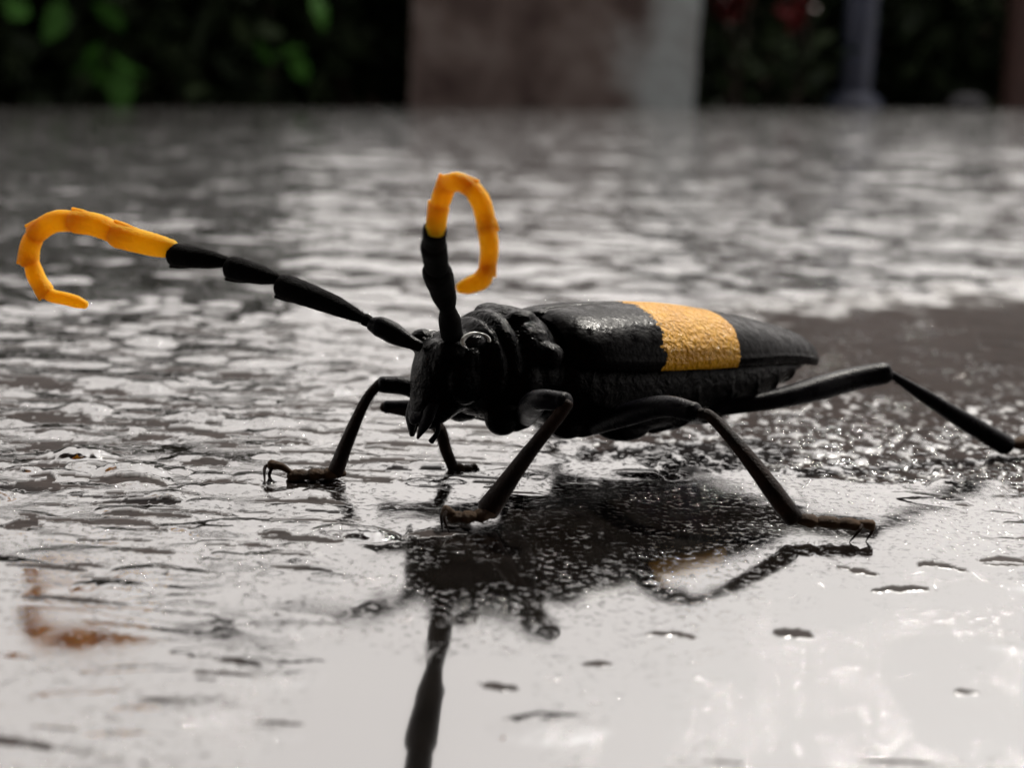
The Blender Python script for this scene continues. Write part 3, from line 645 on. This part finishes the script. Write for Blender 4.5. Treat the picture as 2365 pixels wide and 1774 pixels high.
D2 = lambda py: 113.9 - (790 - py) / 265 * 17.0         # the left antenna leans towards the lens, then curls back
a2 = lambda px, py, dd=0: at(px, py, D2(py) + dd)
ant = build('antenna', *tube([a2(1052, 806), a2(1043, 770), a2(1038, 738), a2(1034, 712)], [(0, 0.55), (0.3, 0.85), (0.7, 0.85), (1, 0.55)], 16, 16), M_ANT, beetle, BASE)
build('antenna_segment', *tube([a2(1036, 722), a2(1033, 704)], [0.5, 0.55], 6, 14), M_ANT, ant, BASE)
A_SEG2 = [((1035, 718), (1022, 670), (1008, 624), 38, 66, M_ANT, (-10, 2)), ((1012, 638), (1006, 600), (1001, 566), 44, 60, M_ANT, (-10, 0)), ((1003, 584), (1003, 560), (1004, 530), 46, 54, M_ANT, (-10, -2))]
for p0, p1, p2, w0, w1, mt, spx in A_SEG2:
    d = D2(p1[1]); ant_segment(ant, [a2(*p0), a2(*p1), a2(*p2)], pxr(w0, d), pxr(w1, d), mt, None)
A_SEG3 = [((1005, 546, 0), (1008, 512, 0.5), (1014, 474, 1), 42, 48, (-10, 0)), ((1013, 484, 1), (1022, 450, 2), (1036, 418, 3), 42, 48, (-9, -5)), ((1030, 424, 3), (1060, 420, 5), (1092, 436, 6), 46, 46, (-2, -10)),
          ((1086, 428, 6), (1112, 470, 7), (1126, 530, 8), 46, 48, (10, -3)), ((1124, 520, 8), (1130, 575, 9), (1124, 632, 9.5), 46, 42, (10, 4))]
for p0, p1, p2, w0, w1, spx in A_SEG3:
    d = 97.2 - 0.3 * p1[2]; ant_segment(ant, [at(q[0], q[1], 97.2 - 0.3 * q[2]) for q in (p0, p1, p2)], pxr(w0, d), pxr(w1, d), M_ORANGE, up_px(p2[0], p2[1], spx[0], spx[1], d))
build('antenna_segment', *tube([at(1126, 618, 94.3), at(1112, 646, 94.2), at(1086, 658, 94), at(1060, 666, 93.8)], [(0, 0.5), (0.3, 0.62), (0.8, 0.52), (1, 0.32)], 18, 14), M_ORANGE, ant, BASE)
bristles(ant, [([a2(*q[0]), a2(*q[1]), a2(*q[2])], [pxr(q[3], 105), pxr((q[3] + q[4]) / 2, 99), pxr(q[4], 96)], 380) for q in A_SEG2], 0, 0.24)

# legs: thigh (with the hip joint) > shin, foot pads, claws
def leg(hip, femur, fr, tibia, tr, pads, pad_r, claw_root, claws, mats=(M_LEG, M_TIBIA, M_FOOT), hairs=300):
    mb = MB(); mb.add(tube(hip + [femur[0]], [1.0, 1.05, 0.8], 10, 16) if hip else tube(femur, fr, 20, 16, 0.85)); mb.add(tube(femur, fr, 26, 18, 0.88)) if hip else None
    lg = build('leg', mb.v, mb.f, mats[0], beetle, BASE)
    tb = MB(); tb.add(tube(tibia, tr, 26, 16, 0.85, wob=0.012))
    tdir = np.asarray(tibia[-1]) - np.asarray(tibia[-2]); tdir /= np.linalg.norm(tdir); re = np.asarray(tr)[-1]; re = re if np.isscalar(re) or np.ndim(re) == 0 else re[1]
    for sg in (-1, 1):         # two short spines at the end of the shin
        sd_ = np.cross(tdir, ZV); sd_ /= max(1e-6, np.linalg.norm(sd_)); q = np.asarray(tibia[-1]) + sd_ * sg * re * 0.6
        tb.add(tube([q - tdir * 0.2, q + tdir * 0.55], [0.12, 0.03], 4, 6))
    build('shin', tb.v, tb.f, mats[1], lg, BASE)
    for i in range(len(pads) - 1):
        a, b = np.asarray(pads[i]), np.asarray(pads[i + 1]); v = b - a
        build('foot_pad', *tube([a - v * 0.05, a + v * 0.5 + ZV * 0.06, b + v * 0.12], [(0, pad_r * 0.6), (0.45, pad_r * 1.05), (0.85, pad_r * (1.25 - 0.08 * i)), (1, pad_r * 0.85)], 12, 14, 0.62, ZV, wob=0.03), mats[2], lg, BASE)
    cr = [np.asarray(q) for q in claw_root]
    build('foot_pad', *tube(cr, [(0, 0.24), (0.6, 0.38), (1, 0.52)], 12, 12, 0.8), mats[2], lg, BASE)
    for c in claws: build('claw', *tube([np.asarray(q) for q in c], [0.16, 0.12, 0.04], 14, 8), M_TIBIA, lg, BASE)
    bristles(lg, [(tibia, tr, hairs), ([pads[0], pads[-1]], [pad_r * 0.8, pad_r * 0.9], hairs // 2)], 0, 0.2)
    return lg

# front left, near the lens
leg([bp(4.2, 2.2, 6.6)], [bp(5.0, 3.6, 6.9), at(1240, 926, 106.5), at(1304, 928, 104.5)], [0.80, 1.0, 0.78],
    [at(1310, 932, 104.3), at(1286, 966, 104.0), at(1215, 1055, 103.6), at(1128, 1176, 103.8)], [0.52, 0.56, 0.72, 0.98],
    [at(1136, 1188, 103.2), at(1104, 1194, 102.8), at(1072, 1197, 102.6), at(1046, 1196, 102.8)], 0.62,
    [at(1056, 1194, 102.6), at(1040, 1184, 102.6), at(1028, 1180, 102.6)],
    [[at(1034, 1182, 102.6), at(1020, 1190, 102.6), on(1022, 1228)], [at(1030, 1184, 102.0), at(1026, 1200, 101.6), on(1038, 1232)]])
# front right, reaching out to the left
leg([bp(4.2, -2.2, 6.6)], [bp(2.6, -2.6, 6.7), at(950, 896, 117.5), at(882, 888, 117)], [0.8, 0.92, 0.75],
    [at(878, 884, 117), at(845, 925, 116.6), at(806, 1010, 115.4), at(775, 1090, 114.0)], [0.42, 0.50, 0.62, 0.74],
    [at(792, 1094, 114.2), at(754, 1096, 114.0), at(716, 1098, 113.8), at(676, 1100, 113.6)], 0.66,
    [at(672, 1092, 113.6), at(650, 1078, 113.6), at(626, 1074, 113.6)],
    [[at(634, 1074, 113.6), at(612, 1080, 113.6), on(612, 1122)], [at(628, 1080, 113.2), at(622, 1100, 113.2), on(634, 1118)]])
# middle left
leg([bp(10.5, 2.4, 5.6)], [bp(11.5, 3.6, 5.7), at(1520, 940, 111.5), at(1602, 952, 109.0)], [0.90, 1.05, 0.86],
    [at(1616, 954, 108.8), at(1648, 968, 108.3), at(1725, 1055, 106.4), at(1808, 1165, 104.6), at(1832, 1196, 104.4)], [0.46, 0.54, 0.66, 0.80, 0.82],
    [at(1834, 1200, 104.6), at(1880, 1206, 104.4), at(1930, 1210, 104.4), at(1976, 1214, 104.4)], 0.66,
    [at(1972, 1212, 104.4), at(1992, 1210, 104.4), at(2012, 1214, 104.4)],
    [[at(2006, 1212, 104.4), at(2016, 1224, 104.2), on(2000, 1250)], [at(1990, 1214, 104), at(1985, 1226, 103.6), on(1962, 1252)]])
# middle right, folded under the head
leg([bp(9.8, -2.4, 5.6)], [bp(8.6, -2.6, 5.2), at(1050, 942, 122), at(892, 940, 122)], [0.80, 0.72, 0.62],
    [at(886, 940, 122), at(950, 955, 121.4), at(1010, 985, 119.8), at(1030, 1040, 119.4), at(1046, 1080, 119.0)], [0.5, 0.5, 0.6, 0.55, 0.5],
    [at(1046, 1078, 119.2), at(1066, 1084, 119.4), at(1086, 1086, 119.8)], 0.5,
    [at(1080, 1084, 119.8), at(1096, 1082, 120)], [[at(1096, 1082, 120), at(1104, 1084, 120), on(1106, 1092)]])
# hind left, stretched back out of the picture
leg([bp(18.5, 2.4, 5.0)], [bp(20.5, 3.4, 5.6), at(1800, 920, 127), at(1960, 878, 130.5), at(2042, 862, 131.5)], [0.55, 0.85, 1.22, 1.12],
    [at(2050, 860, 131.6), at(2100, 892, 132), at(2210, 962, 132.6), at(2322, 1028, 133.4)], [0.36, 0.75, 0.98, 1.10],
    [at(2336, 1026, 133.4), at(2400, 1024, 134.4), at(2460, 1022, 135.4), at(2520, 1020, 136.2)], 0.95,
    [at(2520, 1018, 136.2), at(2550, 1008, 136.6), at(2576, 1010, 137)], [[at(2572, 1010, 137), at(2590, 1016, 137), on(2588, 1036)]], (M_LEG, M_LEG, M_FOOT))
# hind right, hidden behind the body
leg([bp(18.5, -2.4, 5.0)], [bp(20, -4.0, 5.6), bp(22, -10, 7.2), bp(23, -13.5, 7.6)], [0.55, 1.1, 1.0],
    [bp(23.2, -13.8, 7.4), bp(25, -18, 4.5), bp(26.5, -21.5, 1.2)], [0.4, 0.85, 1.0],
    [bp(26.6, -22, 0.6), bp(28, -24, 0.5), bp(29.5, -26, 0.5)], 0.7, [bp(29.5, -26, 0.5), bp(30.6, -27.4, 0.9)], [[bp(30.6, -27.4, 0.9), bp(31.2, -28, 0.6), bp(31, -28, 0.0)]], (M_LEG, M_LEG, M_FOOT))
for o in bpy.data.objects:
    if '_b' in o: del o['_b']
